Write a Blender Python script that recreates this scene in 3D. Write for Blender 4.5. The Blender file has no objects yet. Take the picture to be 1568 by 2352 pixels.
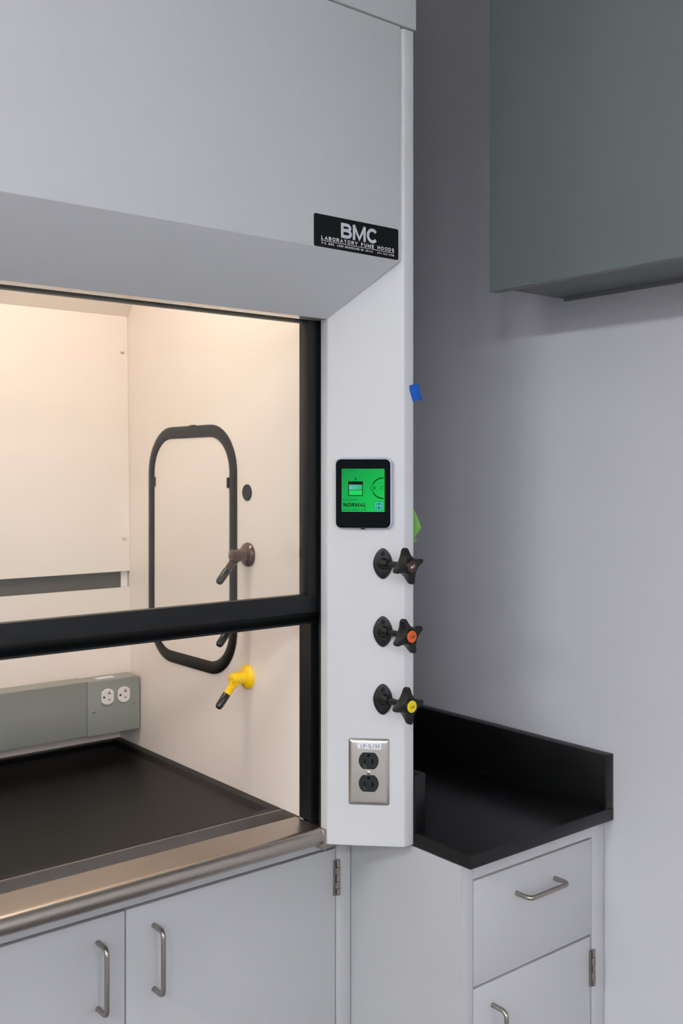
import bpy, bmesh, math, random
from mathutils import Matrix, Vector
PI = math.pi
random.seed(4)
scene = bpy.context.scene
C = scene.collection
ZC = 1.535                                   # eye height; heights below are given relative to it with Z()
def Z(r): return r + ZC

# ------------------------------------------------------------------ camera, world, exposure
cam = bpy.data.cameras.new('camera'); cam_o = bpy.data.objects.new('camera', cam); C.objects.link(cam_o)
cam_o.location = (0, 0, ZC)
cam_o.rotation_euler = (PI/2, 0, -math.atan2(0.6276, 0.7785))
cam.sensor_fit = 'HORIZONTAL'; cam.sensor_width = 24.0; cam.lens = 2338/1568*24.0
cam.shift_y = -93/1568
cam.clip_start = 0.05
cam.dof.use_dof = True; cam.dof.focus_distance = 1.74; cam.dof.aperture_fstop = 4.5
scene.camera = cam_o
w = bpy.data.worlds.new('world'); scene.world = w; w.use_nodes = True
w.node_tree.nodes['Background'].inputs[0].default_value = (0.5, 0.52, 0.55, 1)
w.node_tree.nodes['Background'].inputs[1].default_value = 0.0
vs = scene.view_settings
vs.view_transform = 'Standard'; vs.look = 'None'; vs.gamma = 1.0; vs.use_curve_mapping = False
vs.exposure = 0.0
cy = scene.cycles
cy.max_bounces = 8; cy.diffuse_bounces = 6; cy.glossy_bounces = 4; cy.caustics_reflective = False; cy.caustics_refractive = False
LAMP_ROOM = 43.5          # ceiling troffer diffusers
LAMP_HOOD = 11.6           # lamp under the fume hood roof

# ------------------------------------------------------------------ materials
def lin(c):
    return tuple(((v/255)/12.92 if v/255 <= 0.04045 else ((v/255+0.055)/1.055)**2.4) for v in c)
MATS = {}
def mat(name, rgb, rough=0.5, metal=0.0, spec=0.5, bump=0.0, bscale=600, var=0.0, vscale=3.0, emit=0.0, coat=0.0,
        stretch=None, rvar=0.0):
    m = bpy.data.materials.new(name); m.use_nodes = True; nt = m.node_tree; n = nt.nodes; l = nt.links
    b = n['Principled BSDF']; col = lin(rgb) + (1,)
    b.inputs['Base Color'].default_value = col; b.inputs['Roughness'].default_value = rough
    b.inputs['Metallic'].default_value = metal; b.inputs['Specular IOR Level'].default_value = spec
    b.inputs['Coat Weight'].default_value = coat
    tc = n.new('ShaderNodeTexCoord')
    if bump or var or rvar:
        mp = n.new('ShaderNodeMapping'); l.new(tc.outputs['Object'], mp.inputs[0])
        if stretch: mp.inputs['Scale'].default_value = stretch
    if var:
        nz = n.new('ShaderNodeTexNoise'); nz.inputs['Scale'].default_value = vscale; nz.inputs['Detail'].default_value = 4
        l.new(mp.outputs[0], nz.inputs['Vector'])
        mx = n.new('ShaderNodeMix'); mx.data_type = 'RGBA'
        mx.inputs[6].default_value = tuple(c*(1-var) for c in col[:3]) + (1,)
        mx.inputs[7].default_value = tuple(min(1, c*(1+var)) for c in col[:3]) + (1,)
        l.new(nz.outputs['Fac'], mx.inputs[0]); l.new(mx.outputs[2], b.inputs['Base Color'])
    if rvar:
        nr = n.new('ShaderNodeTexNoise'); nr.inputs['Scale'].default_value = vscale; nr.inputs['Detail'].default_value = 5
        l.new(mp.outputs[0], nr.inputs['Vector'])
        mr = n.new('ShaderNodeMapRange'); mr.inputs['To Min'].default_value = rough-rvar; mr.inputs['To Max'].default_value = rough+rvar
        l.new(nr.outputs['Fac'], mr.inputs[0]); l.new(mr.outputs[0], b.inputs['Roughness'])
    if bump:
        nb = n.new('ShaderNodeTexNoise'); nb.inputs['Scale'].default_value = bscale; nb.inputs['Detail'].default_value = 2
        l.new(mp.outputs[0], nb.inputs['Vector'])
        bp = n.new('ShaderNodeBump'); bp.inputs['Strength'].default_value = bump; bp.inputs['Distance'].default_value = 0.001
        l.new(nb.outputs['Fac'], bp.inputs['Height']); l.new(bp.outputs[0], b.inputs['Normal'])
    if emit:
        b.inputs['Base Color'].default_value = tuple(c*.08 for c in col[:3]) + (1,)
        b.inputs['Emission Color'].default_value = col; b.inputs['Emission Strength'].default_value = emit
    MATS[name] = m
    return m
mat('hood_paint', (211, 212, 214), 0.40, bump=0.16, bscale=330)
mat('gloss_paint', (208, 208, 208), 0.10, coat=0.5)
mat('strip_grey', (112, 110, 100), 0.6)
mat('bead', (16, 17, 18), 0.18)
mat('cab_paint', (186, 187, 189), 0.36, bump=0.06, bscale=420)
mat('wall_paint', (202, 202, 208), 0.75, bump=0.12, bscale=260)
mat('far_wall', (222, 223, 226), 0.8, bump=0.1, bscale=200)
mat('floor_vinyl', (112, 112, 111), 0.45, var=0.12, vscale=14)
mat('ceiling_tile', (235, 235, 233), 0.9, bump=0.5, bscale=120)
mat('liner', (233, 223, 214), 0.42, var=0.02, vscale=5, bump=0.04, bscale=300)
mat('epoxy', (6, 5, 4), 0.36, spec=0.22, bump=0.05, bscale=900, var=0.1, vscale=40)
mat('epoxy_side', (13, 14, 15), 0.33, spec=0.4, bump=0.05, bscale=900)
mat('black_rail', (15, 18, 19), 0.42, spec=0.4, bump=0.05, bscale=800)
mat('black_plastic', (15, 15, 16), 0.40, spec=0.4, bump=0.10, bscale=900)
mat('rubber', (19, 18, 16), 0.46, spec=0.35, bump=0.05, bscale=500)
mat('steel', (176, 168, 158), 0.30, metal=1.0, rvar=0.07, vscale=30, stretch=(1, 25, 25), bump=0.03, bscale=300)
mat('steel_plate', (204, 199, 193), 0.28, metal=1.0, bump=0.05, bscale=500, stretch=(1, 1, 12))
mat('nickel', (165, 158, 150), 0.32, metal=1.0, bump=0.03, bscale=700)
mat('raceway', (140, 144, 138), 0.42, bump=0.08, bscale=500)
mat('wall_door', (112, 121, 122), 0.30, bump=0.03, bscale=300)
mat('wall_box', (118, 121, 121), 0.5)
mat('slot_shade', (52, 51, 47), 0.8)  # painted shade of the screw slot
mat('white_plastic', (222, 217, 214), 0.35)
mat('cream_plastic', (222, 214, 196), 0.4)
mat('brown', (74, 46, 36), 0.16, coat=0.6)
mat('brown_cap', (66, 36, 28), 0.4)
mat('yellow', (252, 208, 10), 0.34, coat=0.3)
mat('yellow_cap', (236, 206, 10), 0.4)
mat('orange', (222, 96, 22), 0.4)
mat('vinyl_cap', (22, 22, 22), 0.22)
mat('badge_black', (11, 13, 15), 0.35, spec=0.3)
mat('print_silver', (205, 207, 215), 0.4)
mat('print_white', (235, 235, 240), 0.5)
mat('print_dark', (36, 36, 42), 0.6)
mat('label_white', (226, 228, 234), 0.5)
mat('bezel', (3, 5, 8), 0.14, spec=0.10)
mat('rim_silver', (186, 192, 212), 0.3, metal=0.6)
mat('blue_tape', (8, 92, 196), 0.6, var=0.25, vscale=60)
mat('green_tape', (112, 172, 78), 0.6, var=0.1, vscale=60)
mat('slot_black', (2, 2, 2), 0.7, spec=0.1)  # painted dark of the socket holes; also the black display port
mat('socket_black', (27, 29, 29), 0.42, spec=0.4)
mat('shutter', (27, 29, 29), 0.10)
mat('ui_black', (3, 12, 14), 0.4, spec=0.1)
mat('ui_dark', (2, 26, 8), 0.5, spec=0.08, emit=1.0)
mat('ui_mid', (0, 104, 44), 0.5, spec=0.08, emit=1.0)
mat('ui_faint', (0, 128, 56), 0.5, spec=0.08, emit=1.0)
mat('ui_light', (26, 202, 88), 0.4, spec=0.08, emit=1.0)
mat('ui_teal', (70, 186, 168), 0.4, spec=0.08, emit=1.0)
mat('ui_teal_dark', (10, 108, 98), 0.4, spec=0.08, emit=1.0)
mat('diffuser', (250, 250, 250), 0.5)
mat('hood_diffuser', (250, 250, 250), 0.5)
mat('frame_white', (230, 230, 230), 0.4)

def screen_mat():
    m = bpy.data.materials.new('green_display'); m.use_nodes = True; n = m.node_tree.nodes; l = m.node_tree.links
    b = n['Principled BSDF']; b.inputs['Base Color'].default_value = (0, 0.02, 0.005, 1); b.inputs['Roughness'].default_value = 0.3; b.inputs['Specular IOR Level'].default_value = 0.12
    tc = n.new('ShaderNodeTexCoord'); sp = n.new('ShaderNodeSeparateXYZ'); l.new(tc.outputs['Object'], sp.inputs[0])
    ad = n.new('ShaderNodeMath'); ad.operation = 'SUBTRACT'; l.new(sp.outputs['X'], ad.inputs[0]); l.new(sp.outputs['Z'], ad.inputs[1])
    mr = n.new('ShaderNodeMapRange'); l.new(ad.outputs[0], mr.inputs[0])
    mr.inputs['From Min'].default_value = -0.075; mr.inputs['From Max'].default_value = 0.055
    r = n.new('ShaderNodeValToRGB'); r.color_ramp.elements[0].color = lin((0, 150, 68)) + (1,); r.color_ramp.elements[1].color = lin((14, 200, 82)) + (1,)
    l.new(mr.outputs[0], r.inputs[0]); l.new(r.outputs[0], b.inputs['Emission Color']); b.inputs['Emission Strength'].default_value = 0.9
    MATS['green_display'] = m
screen_mat()
def sashicon_mat():
    m = bpy.data.materials.new('ui_glass'); m.use_nodes = True; n = m.node_tree.nodes; l = m.node_tree.links
    b = n['Principled BSDF']; b.inputs['Base Color'].default_value = (0.01, 0.05, 0.04, 1); b.inputs['Specular IOR Level'].default_value = 0.1
    tc = n.new('ShaderNodeTexCoord'); sp = n.new('ShaderNodeSeparateXYZ'); l.new(tc.outputs['Object'], sp.inputs[0])
    mr = n.new('ShaderNodeMapRange'); l.new(sp.outputs['X'], mr.inputs[0])
    mr.inputs['From Min'].default_value = -0.024; mr.inputs['From Max'].default_value = -0.002
    r = n.new('ShaderNodeValToRGB'); r.color_ramp.elements[0].color = lin((98, 198, 190)) + (1,); r.color_ramp.elements[1].color = lin((40, 186, 104)) + (1,)
    l.new(mr.outputs[0], r.inputs[0]); l.new(r.outputs[0], b.inputs['Emission Color']); b.inputs['Emission Strength'].default_value = 0.8
    MATS['ui_glass'] = m
sashicon_mat()
def glass_mat():                                    # clear pane: see-through with a Fresnel reflection
    m = bpy.data.materials.new('pane_glass'); m.use_nodes = True; n = m.node_tree.nodes; l = m.node_tree.links
    n.remove(n['Principled BSDF']); out = n['Material Output']
    tr = n.new('ShaderNodeBsdfTransparent'); tr.inputs[0].default_value = (0.97, 0.985, 0.975, 1)
    gl = n.new('ShaderNodeBsdfGlossy'); gl.inputs['Roughness'].default_value = 0.03
    fr = n.new('ShaderNodeFresnel'); ge = n.new('ShaderNodeNewGeometry'); mr = n.new('ShaderNodeMapRange')   # both faces of the pane reflect alike
    mr.inputs['To Min'].default_value = 1.45; mr.inputs['To Max'].default_value = 1/1.45; l.new(ge.outputs['Backfacing'], mr.inputs[0]); l.new(mr.outputs[0], fr.inputs['IOR'])
    mx = n.new('ShaderNodeMixShader'); l.new(fr.outputs[0], mx.inputs[0]); l.new(tr.outputs[0], mx.inputs[1]); l.new(gl.outputs[0], mx.inputs[2])
    l.new(mx.outputs[0], out.inputs[0]); MATS['pane_glass'] = m
glass_mat()
def screen_mesh_mat():                              # dark perforated sheet
    m = bpy.data.materials.new('perforated'); m.use_nodes = True; n = m.node_tree.nodes; l = m.node_tree.links
    b = n['Principled BSDF']; b.inputs['Roughness'].default_value = 0.55
    tc = n.new('ShaderNodeTexCoord'); v = n.new('ShaderNodeTexVoronoi'); v.inputs['Scale'].default_value = 220; v.inputs['Randomness'].default_value = 0.1
    l.new(tc.outputs['Object'], v.inputs['Vector'])
    r = n.new('ShaderNodeValToRGB'); r.color_ramp.elements[0].position = 0.16; r.color_ramp.elements[1].position = 0.34
    r.color_ramp.elements[0].color = lin((128, 122, 112)) + (1,); r.color_ramp.elements[1].color = lin((78, 74, 66)) + (1,)
    l.new(v.outputs['Distance'], r.inputs[0]); l.new(r.outputs[0], b.inputs['Base Color']); MATS['perforated'] = m
screen_mesh_mat()
for nm, colr, st in (('diffuser', (0.99, 0.985, 1.0), LAMP_ROOM), ('hood_diffuser', (1.0, 0.915, 0.84), LAMP_HOOD)):
    b = MATS[nm].node_tree.nodes['Principled BSDF']
    b.inputs['Emission Color'].default_value = colr + (1,); b.inputs['Emission Strength'].default_value = st

# ------------------------------------------------------------------ helpers
def new(): return bmesh.new()
def box(bm, x0, x1, y0, y1, z0, z1):
    v = [bm.verts.new((x, y, z)) for x in (x0, x1) for y in (y0, y1) for z in (z0, z1)]
    for f in ((0, 1, 3, 2), (4, 6, 7, 5), (0, 4, 5, 1), (2, 3, 7, 6), (0, 2, 6, 4), (1, 5, 7, 3)):
        bm.faces.new([v[i] for i in f])
    return v
def prism(bm, pts, a, b, axis='x'):
    """closed 2-D outline extruded from a to b along axis; pts are the two other axes in order"""
    def P(p, t):
        return {'x': (t, p[0], p[1]), 'y': (p[0], t, p[1]), 'z': (p[0], p[1], t)}[axis]
    A = [bm.verts.new(P(p, a)) for p in pts]; B = [bm.verts.new(P(p, b)) for p in pts]
    n = len(pts)
    for i in range(n): bm.faces.new((A[i], A[(i+1) % n], B[(i+1) % n], B[i]))
    bm.faces.new(A); bm.faces.new(B)
def rings(bm, rr, cap0=True, cap1=True):
    V = [[bm.verts.new(p) for p in r] for r in rr]; n = len(rr[0])
    for a, b in zip(V, V[1:]):
        for i in range(n): bm.faces.new((a[i], a[(i+1) % n], b[(i+1) % n], b[i]))
    if cap0: bm.faces.new(V[0])
    if cap1: bm.faces.new(V[-1])
def frame_of(d):
    d = Vector(d).normalized(); h = Vector((0, 0, 1)) if abs(d.z) < 0.9 else Vector((1, 0, 0))
    u = d.cross(h).normalized(); v = d.cross(u).normalized(); return d, u, v
def lathe(bm, org, d, prof, seg=32):
    d, u, v = frame_of(d); org = Vector(org)
    rings(bm, [[org + d*h + (u*math.cos(2*PI*i/seg) + v*math.sin(2*PI*i/seg))*r for i in range(seg)] for r, h in prof])
def cyl(bm, a, b, r, seg=20):
    a = Vector(a); b = Vector(b); lathe(bm, a, b-a, [(r, 0), (r, (b-a).length)], seg)
def tube(bm, pts, r, seg=14):
    pts = [Vector(p) for p in pts]; d = (pts[1]-pts[0]).normalized(); _, u, _v = frame_of(d); rr = []
    for i, p in enumerate(pts):
        t = (pts[min(i+1, len(pts)-1)] - pts[max(i-1, 0)]).normalized()
        u = (u - t*u.dot(t)).normalized(); v = t.cross(u)
        rr.append([p + (u*math.cos(2*PI*k/seg) + v*math.sin(2*PI*k/seg))*r for k in range(seg)])
    rings(bm, rr)
def rrect(w, h, r, n=6):
    out = []
    for cx, cz, a0 in ((w/2-r, h/2-r, 0), (-w/2+r, h/2-r, PI/2), (-w/2+r, -h/2+r, PI), (w/2-r, -h/2+r, 1.5*PI)):
        for i in range(n+1):
            a = a0 + PI/2*i/n; out.append((cx+r*math.cos(a), cz+r*math.sin(a)))
    return out
def loft(bm, layers, cx=0, cz=0, n=6):
    """layers of (w, h, r, depth): rounded rectangles in the local XZ plane, proud by depth towards -Y"""
    rings(bm, [[(cx+p[0], -d, cz+p[1]) for p in rrect(w, h, max(r, 0.0002), n)] for w, h, r, d in layers])
def flat(bm, pts, d, t=0.0002):
    """flat print: outline in local XZ, proud by d"""
    prism(bm, pts, -d, -d+t, 'y')
def rect(x0, x1, z0, z1): return [(x0, z0), (x1, z0), (x1, z1), (x0, z1)]
def finish(bm, bevel=0.0, seg=2):
    bmesh.ops.recalc_face_normals(bm, faces=bm.faces)
    if bevel:
        e = [e for e in bm.edges if len(e.link_faces) == 2 and e.calc_face_angle(0) > 0.5]
        bmesh.ops.bevel(bm, geom=e, offset=bevel, segments=seg, profile=0.5, affect='EDGES', clamp_overlap=True)
def obj(name, bm, m, parent=None, bevel=0.0, seg=2, smooth=True, label=None, world=False):
    if isinstance(bm, bpy.types.Mesh): me = bm
    else:
        finish(bm, bevel, seg); me = bpy.data.meshes.new(name); bm.to_mesh(me); bm.free()
        if smooth:
            me.polygons.foreach_set('use_smooth', [True]*len(me.polygons)); me.set_sharp_from_angle(angle=math.radians(38))
    me.materials.clear(); me.materials.append(MATS[m])
    o = bpy.data.objects.new(name, me); C.objects.link(o)
    if parent:
        o.parent = parent
        if world:                                   # mesh given in room coordinates
            r = parent
            t = Matrix.Identity(4)
            while r:
                t = Matrix.LocRotScale(r.location, r.rotation_euler, None) @ r.matrix_parent_inverse @ Matrix.Identity(4) if r.parent is None else t
                r = r.parent
            o.matrix_parent_inverse = t.inverted() if parent.parent is None else Matrix.Identity(4)
    if label: o['label'] = label
    return o
def tag(o, label, cat, group=None):
    o['label'] = label; o['category'] = cat
    if group: o['group'] = group
    return o
def thing(name, label, cat, loc=(0, 0, 0), rotz=0.0, group=None):
    o = bpy.data.objects.new(name, None); C.objects.link(o); o.empty_display_size = 0.05
    o.location = loc; o.rotation_euler = (0, 0, rotz); return tag(o, label, cat, group)
def struct(name, bm, m, bevel=0.0):
    o = obj(name, bm, m, None, bevel); o['kind'] = 'structure'; return o
def _arc(cx, cy, rx, ry, a0, a1, n=10):
    return [(cx+rx*math.cos(math.radians(a0+(a1-a0)*i/n)), cy+ry*math.sin(math.radians(a0+(a1-a0)*i/n))) for i in range(n+1)]
GLYPH = {   # advance width and centre lines on a unit-high box
    'A': (.70, [[(0, 0), (.35, .98), (.70, 0)], [(.12, .33), (.58, .33)]]),
    'B': (.62, [[(0, 0), (0, 1), (.34, 1)] + _arc(.34, .765, .235, .235, 90, -90) + [(0, .53)], [(.30, .53)] + _arc(.36, .265, .26, .265, 90, -90) + [(0, 0)]]),
    'C': (.66, [_arc(.34, .5, .34, .5, 38, 322, 20)]),
    'D': (.64, [[(.28, 1), (0, 1), (0, 0), (.28, 0)] + _arc(.28, .5, .36, .5, -90, 90, 14)]),
    'E': (.54, [[(.54, 0), (0, 0), (0, 1), (.54, 1)], [(0, .52), (.48, .52)]]),
    'F': (.52, [[(0, 0), (0, 1), (.52, 1)], [(0, .50), (.46, .50)]]),
    'G': (.70, [_arc(.35, .5, .35, .5, 40, 330, 20) + [(.68, .46), (.38, .46)]]),
    'H': (.60, [[(0, 0), (0, 1)], [(.60, 0), (.60, 1)], [(0, .52), (.60, .52)]]),
    'I': (.06, [[(.03, 0), (.03, 1)]]),
    'K': (.60, [[(0, 0), (0, 1)], [(.58, 1), (0, .36)], [(.22, .58), (.60, 0)]]),
    'L': (.50, [[(0, 1), (0, 0), (.50, 0)]]),
    'M': (.80, [[(0, 0), (0, 1)], [(.80, 1), (.80, 0)], [(.03, 1), (.40, .02), (.77, 1)]]),
    'N': (.62, [[(0, 0), (0, 1)], [(.62, 0), (.62, 1)], [(.03, 1), (.59, 0)]]),
    'O': (.72, [_arc(.36, .5, .36, .5, 0, 360, 26)]),
    'P': (.56, [[(0, 0), (0, 1), (.30, 1)] + _arc(.30, .73, .26, .27, 90, -90) + [(0, .46)]]),
    'R': (.60, [[(0, 0), (0, 1), (.32, 1)] + _arc(.32, .74, .26, .26, 90, -90) + [(0, .48)], [(.34, .48), (.58, 0)]]),
    'S': (.58, [_arc(.29, .745, .27, .255, 30, 270, 12) + _arc(.29, .255, .29, .255, 80, -150, 12)]),
    'T': (.58, [[(0, 1), (.58, 1)], [(.29, 1), (.29, 0)]]),
    'U': (.60, [[(0, 1), (0, .30)] + _arc(.30, .30, .30, .30, 180, 360) + [(.60, 1)]]),
    'V': (.64, [[(0, 1), (.32, 0), (.64, 1)]]),
    'X': (.62, [[(0, 0), (.62, 1)], [(0, 1), (.62, 0)]]),
    'Y': (.64, [[(0, 1), (.32, .46), (.64, 1)], [(.32, .46), (.32, 0)]]),
    '0': (.54, [_arc(.27, .5, .27, .5, 0, 360, 22)]),
    '1': (.30, [[(0, .80), (.24, 1), (.24, 0)]]),
    '2': (.54, [_arc(.27, .72, .26, .28, 170, -25, 10) + [(0, 0), (.54, 0)]]),
    '3': (.54, [_arc(.25, .75, .25, .25, 150, -80, 10) + [(.20, .51)] + _arc(.26, .26, .28, .26, 80, -155, 11)]),
    '4': (.56, [[(.42, 0), (.42, 1), (0, .30), (.56, .30)]]),
    '5': (.54, [[(.50, 1), (.08, 1), (.04, .50)] + _arc(.26, .31, .28, .31, 120, -155, 12)]),
    '6': (.54, [_arc(.27, .30, .27, .30, 0, 360, 18), [(.02, .36), (.10, .75), (.30, 1), (.48, .92)]]),
    '7': (.52, [[(0, 1), (.52, 1), (.18, 0)]]),
    '8': (.54, [_arc(.27, .25, .27, .25, 0, 360, 18), _arc(.27, .75, .24, .25, 0, 360, 18)]),
    '9': (.54, [_arc(.27, .70, .27, .30, 0, 360, 18), [(.52, .64), (.44, .25), (.24, 0), (.06, .08)]]),
    '.': (.05, [[(.025, 0), (.025, .06)]]), '-': (.34, [[(0, .44), (.34, .44)]]), '/': (.40, [[(0, -.06), (.40, 1.02)]]),
    '%': (.78, [_arc(.17, .77, .16, .22, 0, 360, 12), _arc(.61, .23, .16, .22, 0, 360, 12), [(.16, 0), (.62, 1)]]), ' ': (.30, []),
}
def text_mesh(body, w, h, cx, cz, d, wt=.16, track=.26, t=.0001):
    """lettering drawn with strokes of weight wt (part of the height), fitted to a w x h box in local XZ, proud by d towards -Y"""
    lines = []; x = 0.0
    for ch in body:
        adv, pl = GLYPH[ch]
        for p in pl:
            p = [q for i, q in enumerate(p) if i == 0 or math.hypot(q[0]-p[i-1][0], q[1]-p[i-1][1]) > 1e-4]
            lines.append([(x+q[0], q[1]*(1-wt)+wt/2) for q in p])
        x += adv + wt*.55 + track
    X1 = x - track - wt*.55; sx = w/(X1+wt)*1.0; bm = bmesh.new()
    def put(q): return bm.verts.new(((q[0]-X1/2)*sx+cx, -d-(j % 3)*.00005-next(cnt)*.000001, (q[1]-.5)*h+cz))
    hx, hz = wt/2*h/sx, wt/2                       # keeps strokes equally thick both ways
    for j, p in enumerate(lines):
        k = h/sx; P = [Vector((q[0]/k, q[1])) for q in p]; closed = (P[0]-P[-1]).length < 1e-6; n = len(P); L, R = [], []
        if not closed:                              # upright strokes run on to the cap line and the base line
            for e, nb in ((0, 1), (-1, -2)):
                v = (P[e]-P[nb]).normalized()
                if abs(v.y) > .6 and min(P[e].y, 1-P[e].y) < wt/2+.01: P[e] = P[e] + v*(wt/2/abs(v.y))
        for i in range(n):
            a_ = P[i-1] if i else (P[-2] if closed else None); b_ = P[i+1] if i < n-1 else (P[1] if closed else None)
            d0 = (P[i]-a_).normalized() if a_ is not None else None; d1 = (b_-P[i]).normalized() if b_ is not None else None
            if d0 is None: d0 = d1
            if d1 is None: d1 = d0
            n0 = Vector((-d0.y, d0.x)); n1 = Vector((-d1.y, d1.x)); m = n0+n1
            m = m.normalized() if m.length > 1e-4 else n0
            sc = min(1/max(m.dot(n0), .2), 1.42); off = m*(wt/2*sc)
            L.append(P[i]+off); R.append(P[i]-off)
        cnt = iter(range(999)); VL = [put((q.x*k, q.y)) for q in L]; cnt = iter(range(999)); VR = [put((q.x*k, q.y)) for q in R]
        for i in range(n-1):
            try: bm.faces.new((VL[i], VL[i+1], VR[i+1], VR[i]))
            except ValueError: pass
    for f in bm.faces:
        if f.normal.y > 0: f.normal_flip()
    me = bpy.data.meshes.new('lettering'); bm.to_mesh(me); bm.free(); return me

# ------------------------------------------------------------------ measured planes of the place
XW = 1.574                       # right wall
XS = 1.196                       # outer right side of the fume hood
XL = -0.328                      # outer left side of the fume hood
XJ = 1.0806                      # inside face of jamb and liner
XM = (XS+XL)/2                   # middle of the hood
YF = 1.2855; YJ = 1.3787         # front of corner post, rear end of its slanted face
YB = 2.107; YBW = 2.157          # baffle, rear liner
YC = 1.453                       # front of the hood base cabinet
YR = 1.171                       # front of the side cabinet
WY = 2.27                        # rear wall of the room
ZCEIL = 3.15
def mir(x): return 2*XM - x

# ------------------------------------------------------------------ room
X0, Y0 = -5.8, -5.2
bm = new(); box(bm, X0-.1, XW+.1, Y0-.1, WY+.1, -0.1, 0); struct('floor', bm, 'floor_vinyl')
bm = new(); box(bm, X0-.1, XW+.1, Y0-.1, WY+.1, ZCEIL, ZCEIL+.1); struct('ceiling', bm, 'ceiling_tile')
bm = new(); box(bm, XW, XW+.1, Y0-.1, WY+.1, 0, ZCEIL); struct('wall_right', bm, 'wall_paint')
bm = new(); box(bm, X0-.1, XW, WY, WY+.1, 0, ZCEIL); struct('wall_back', bm, 'wall_paint')
bm = new(); box(bm, X0-.1, X0, Y0-.1, WY, 0, ZCEIL); struct('wall_left', bm, 'far_wall')
bm = new(); box(bm, X0, XW, Y0-.1, Y0, 0, ZCEIL); struct('wall_front', bm, 'far_wall')

def troffer(x, y, label):
    t = thing('ceiling_light_offscreen', label, 'ceiling light', (x, y, ZCEIL), 0, 'ceiling lights')
    hx, hy = 0.30, 0.61
    bm = new()
    for a in ((-hx, -hx+.02, -hy, hy), (hx-.02, hx, -hy, hy), (-hx+.02, hx-.02, -hy, -hy+.02), (-hx+.02, hx-.02, hy-.02, hy)):
        box(bm, *a, -0.022, 0.0)
    obj('frame', bm, 'frame_white', t)
    bm = new(); box(bm, -hx+.02, hx-.02, -hy+.02, hy-.02, -0.012, -0.002); obj('diffuser_offscreen', bm, 'diffuser', t)
for x, y, nm in ((-2.4, -1.9, 'white framed ceiling light panel second from the left wall, middle row'),
                 (-2.4, 0.6, 'white framed ceiling light panel beside the fume hood'),
                 (-4.8, -1.9, 'white framed ceiling light panel nearest the left wall, middle row'),
                 (-2.4, -4.3, 'white framed ceiling light panel nearest the front wall, second from the left wall'),
                 (0.0, -4.3, 'added white framed fill light panel facing the fume hood from across the room')):  # last panel is an added, unseen fill for the hood front
    troffer(x, y, nm)

# ------------------------------------------------------------------ fume hood
hood = thing('fume_hood', 'large white enamelled laboratory fume hood with lit cream interior and black sash', 'fume hood', (XM, 1.7, Z(-.642)))
def H(name, bm, m, bevel=0.0, seg=2, label=None): return obj(name, bm, m, hood, bevel, seg, label=label, world=True)
Z_POST0, Z_POST1 = Z(-.642), Z(.757)
def post(side):
    f = (lambda x: x) if side > 0 else mir
    bm = new()
    prism(bm, [(f(XJ), 1.3987), (f(XJ), YJ), (f(1.1738), YF), (f(XS), YF), (f(XS), 1.3987)], Z_POST0, Z_POST1, 'z')
    H('corner_post', bm, 'hood_paint', 0.0020, 3, 'white sheet steel post with a broad slanted face')
    bm = new(); x0, x1 = sorted((f(1.188), f(XS))); box(bm, x0, x1, 1.3985, 2.255, Z(-.642), Z(1.2)); H('side_panel', bm, 'hood_paint')
    # sash track
    x0, x1 = sorted((f(1.0795), f(1.101)))
    bm = new(); box(bm, x0, x1, 1.4245, 1.4585, Z(-.6145), Z(.75))
    x2, x3 = sorted((f(XJ+.0004), f(1.101))); box(bm, x2, x3, 1.3988, 1.4042, Z(-.6145), Z(.75))
    x2, x3 = sorted((f(1.101), f(1.104))); box(bm, x2, x3, 1.3988, 1.4585, Z(-.6145), Z(.75))
    H('sash_track', bm, 'black_rail', label='black metal channel the sash slides in')
    # liner of the working chamber
    x0, x1 = sorted((f(XJ), f(XJ+.008))); bm = new(); box(bm, x0, x1, 1.4586, YBW+.01, Z(-.63), Z(.76)); H('side_liner', bm, 'liner')
    # steel end plate of the airfoil sill
    x0, x1 = sorted((f(1.0746), f(1.0802)))
    bm = new(); box(bm, x0, x1, 1.3815, 1.4215, Z(-.652), Z(-.6165)); H('sill_end_plate', bm, 'steel', 0.0008)
    x0, x1 = sorted((f(1.1270), f(1.1625)))
    bm = new(); box(bm, x0, x1, 1.4475, 1.4527, Z(-.6815), Z(-.644)); H('sill_bracket', bm, 'steel', 0.0008)
    x0, x1 = sorted((f(1.0790), f(1.0805)))
    bm = new(); box(bm, x0, x1, 1.4590, 1.5064, Z(-.6450), Z(-.6143)); H('sill_cheek', bm, 'steel')
post(1); post(-1)
# folded front sheet: vertical panel, slanted valance and lip
yf = 1.2865
t_ = 0.002
def lintel_pts():
    return [(yf, Z(.7575)), (yf, Z(.3585)), (YJ, Z(.2622)), (YJ+.0010, Z(.2622)), (YJ+.0022, Z(.2640)), (yf+t_, Z(.3600)), (yf+t_, Z(.7575))]
bm = new()
p = lintel_pts(); xa, xb = [], []
for (y, z) in p:                                     # ends mitred along the slanted post faces
    k = max(0.0, min(1.0, (Z(.3585)-z)/(.3585-.2622)))
    xr = 1.1650 + (XJ-1.1650)*k + 0.0002
    xb.append(bm.verts.new((xr, y, z))); xa.append(bm.verts.new((mir(xr), y, z)))
n = len(p)
for i in range(n): bm.faces.new((xa[i], xa[(i+1) % n], xb[(i+1) % n], xb[i]))
bm.faces.new(xa); bm.faces.new(xb)
H('front_panel', bm, 'hood_paint', 0.0009, 2, 'white front sheet folded back into a slanted lower valance')
bm = new(); box(bm, mir(XJ), XJ, YJ+.0008, 1.4074, Z(.2622), Z(.2645)); H('valance_lip', bm, 'gloss_paint', label='glossy white lip under the slanted valance')
bm = new(); box(bm, mir(1.0785), 1.0785, 1.4250, 1.4370, Z(.2600), Z(.2640)); H('header_strip', bm, 'strip_grey')  # plain grey strip just ahead of the inner header's lower edge
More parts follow.
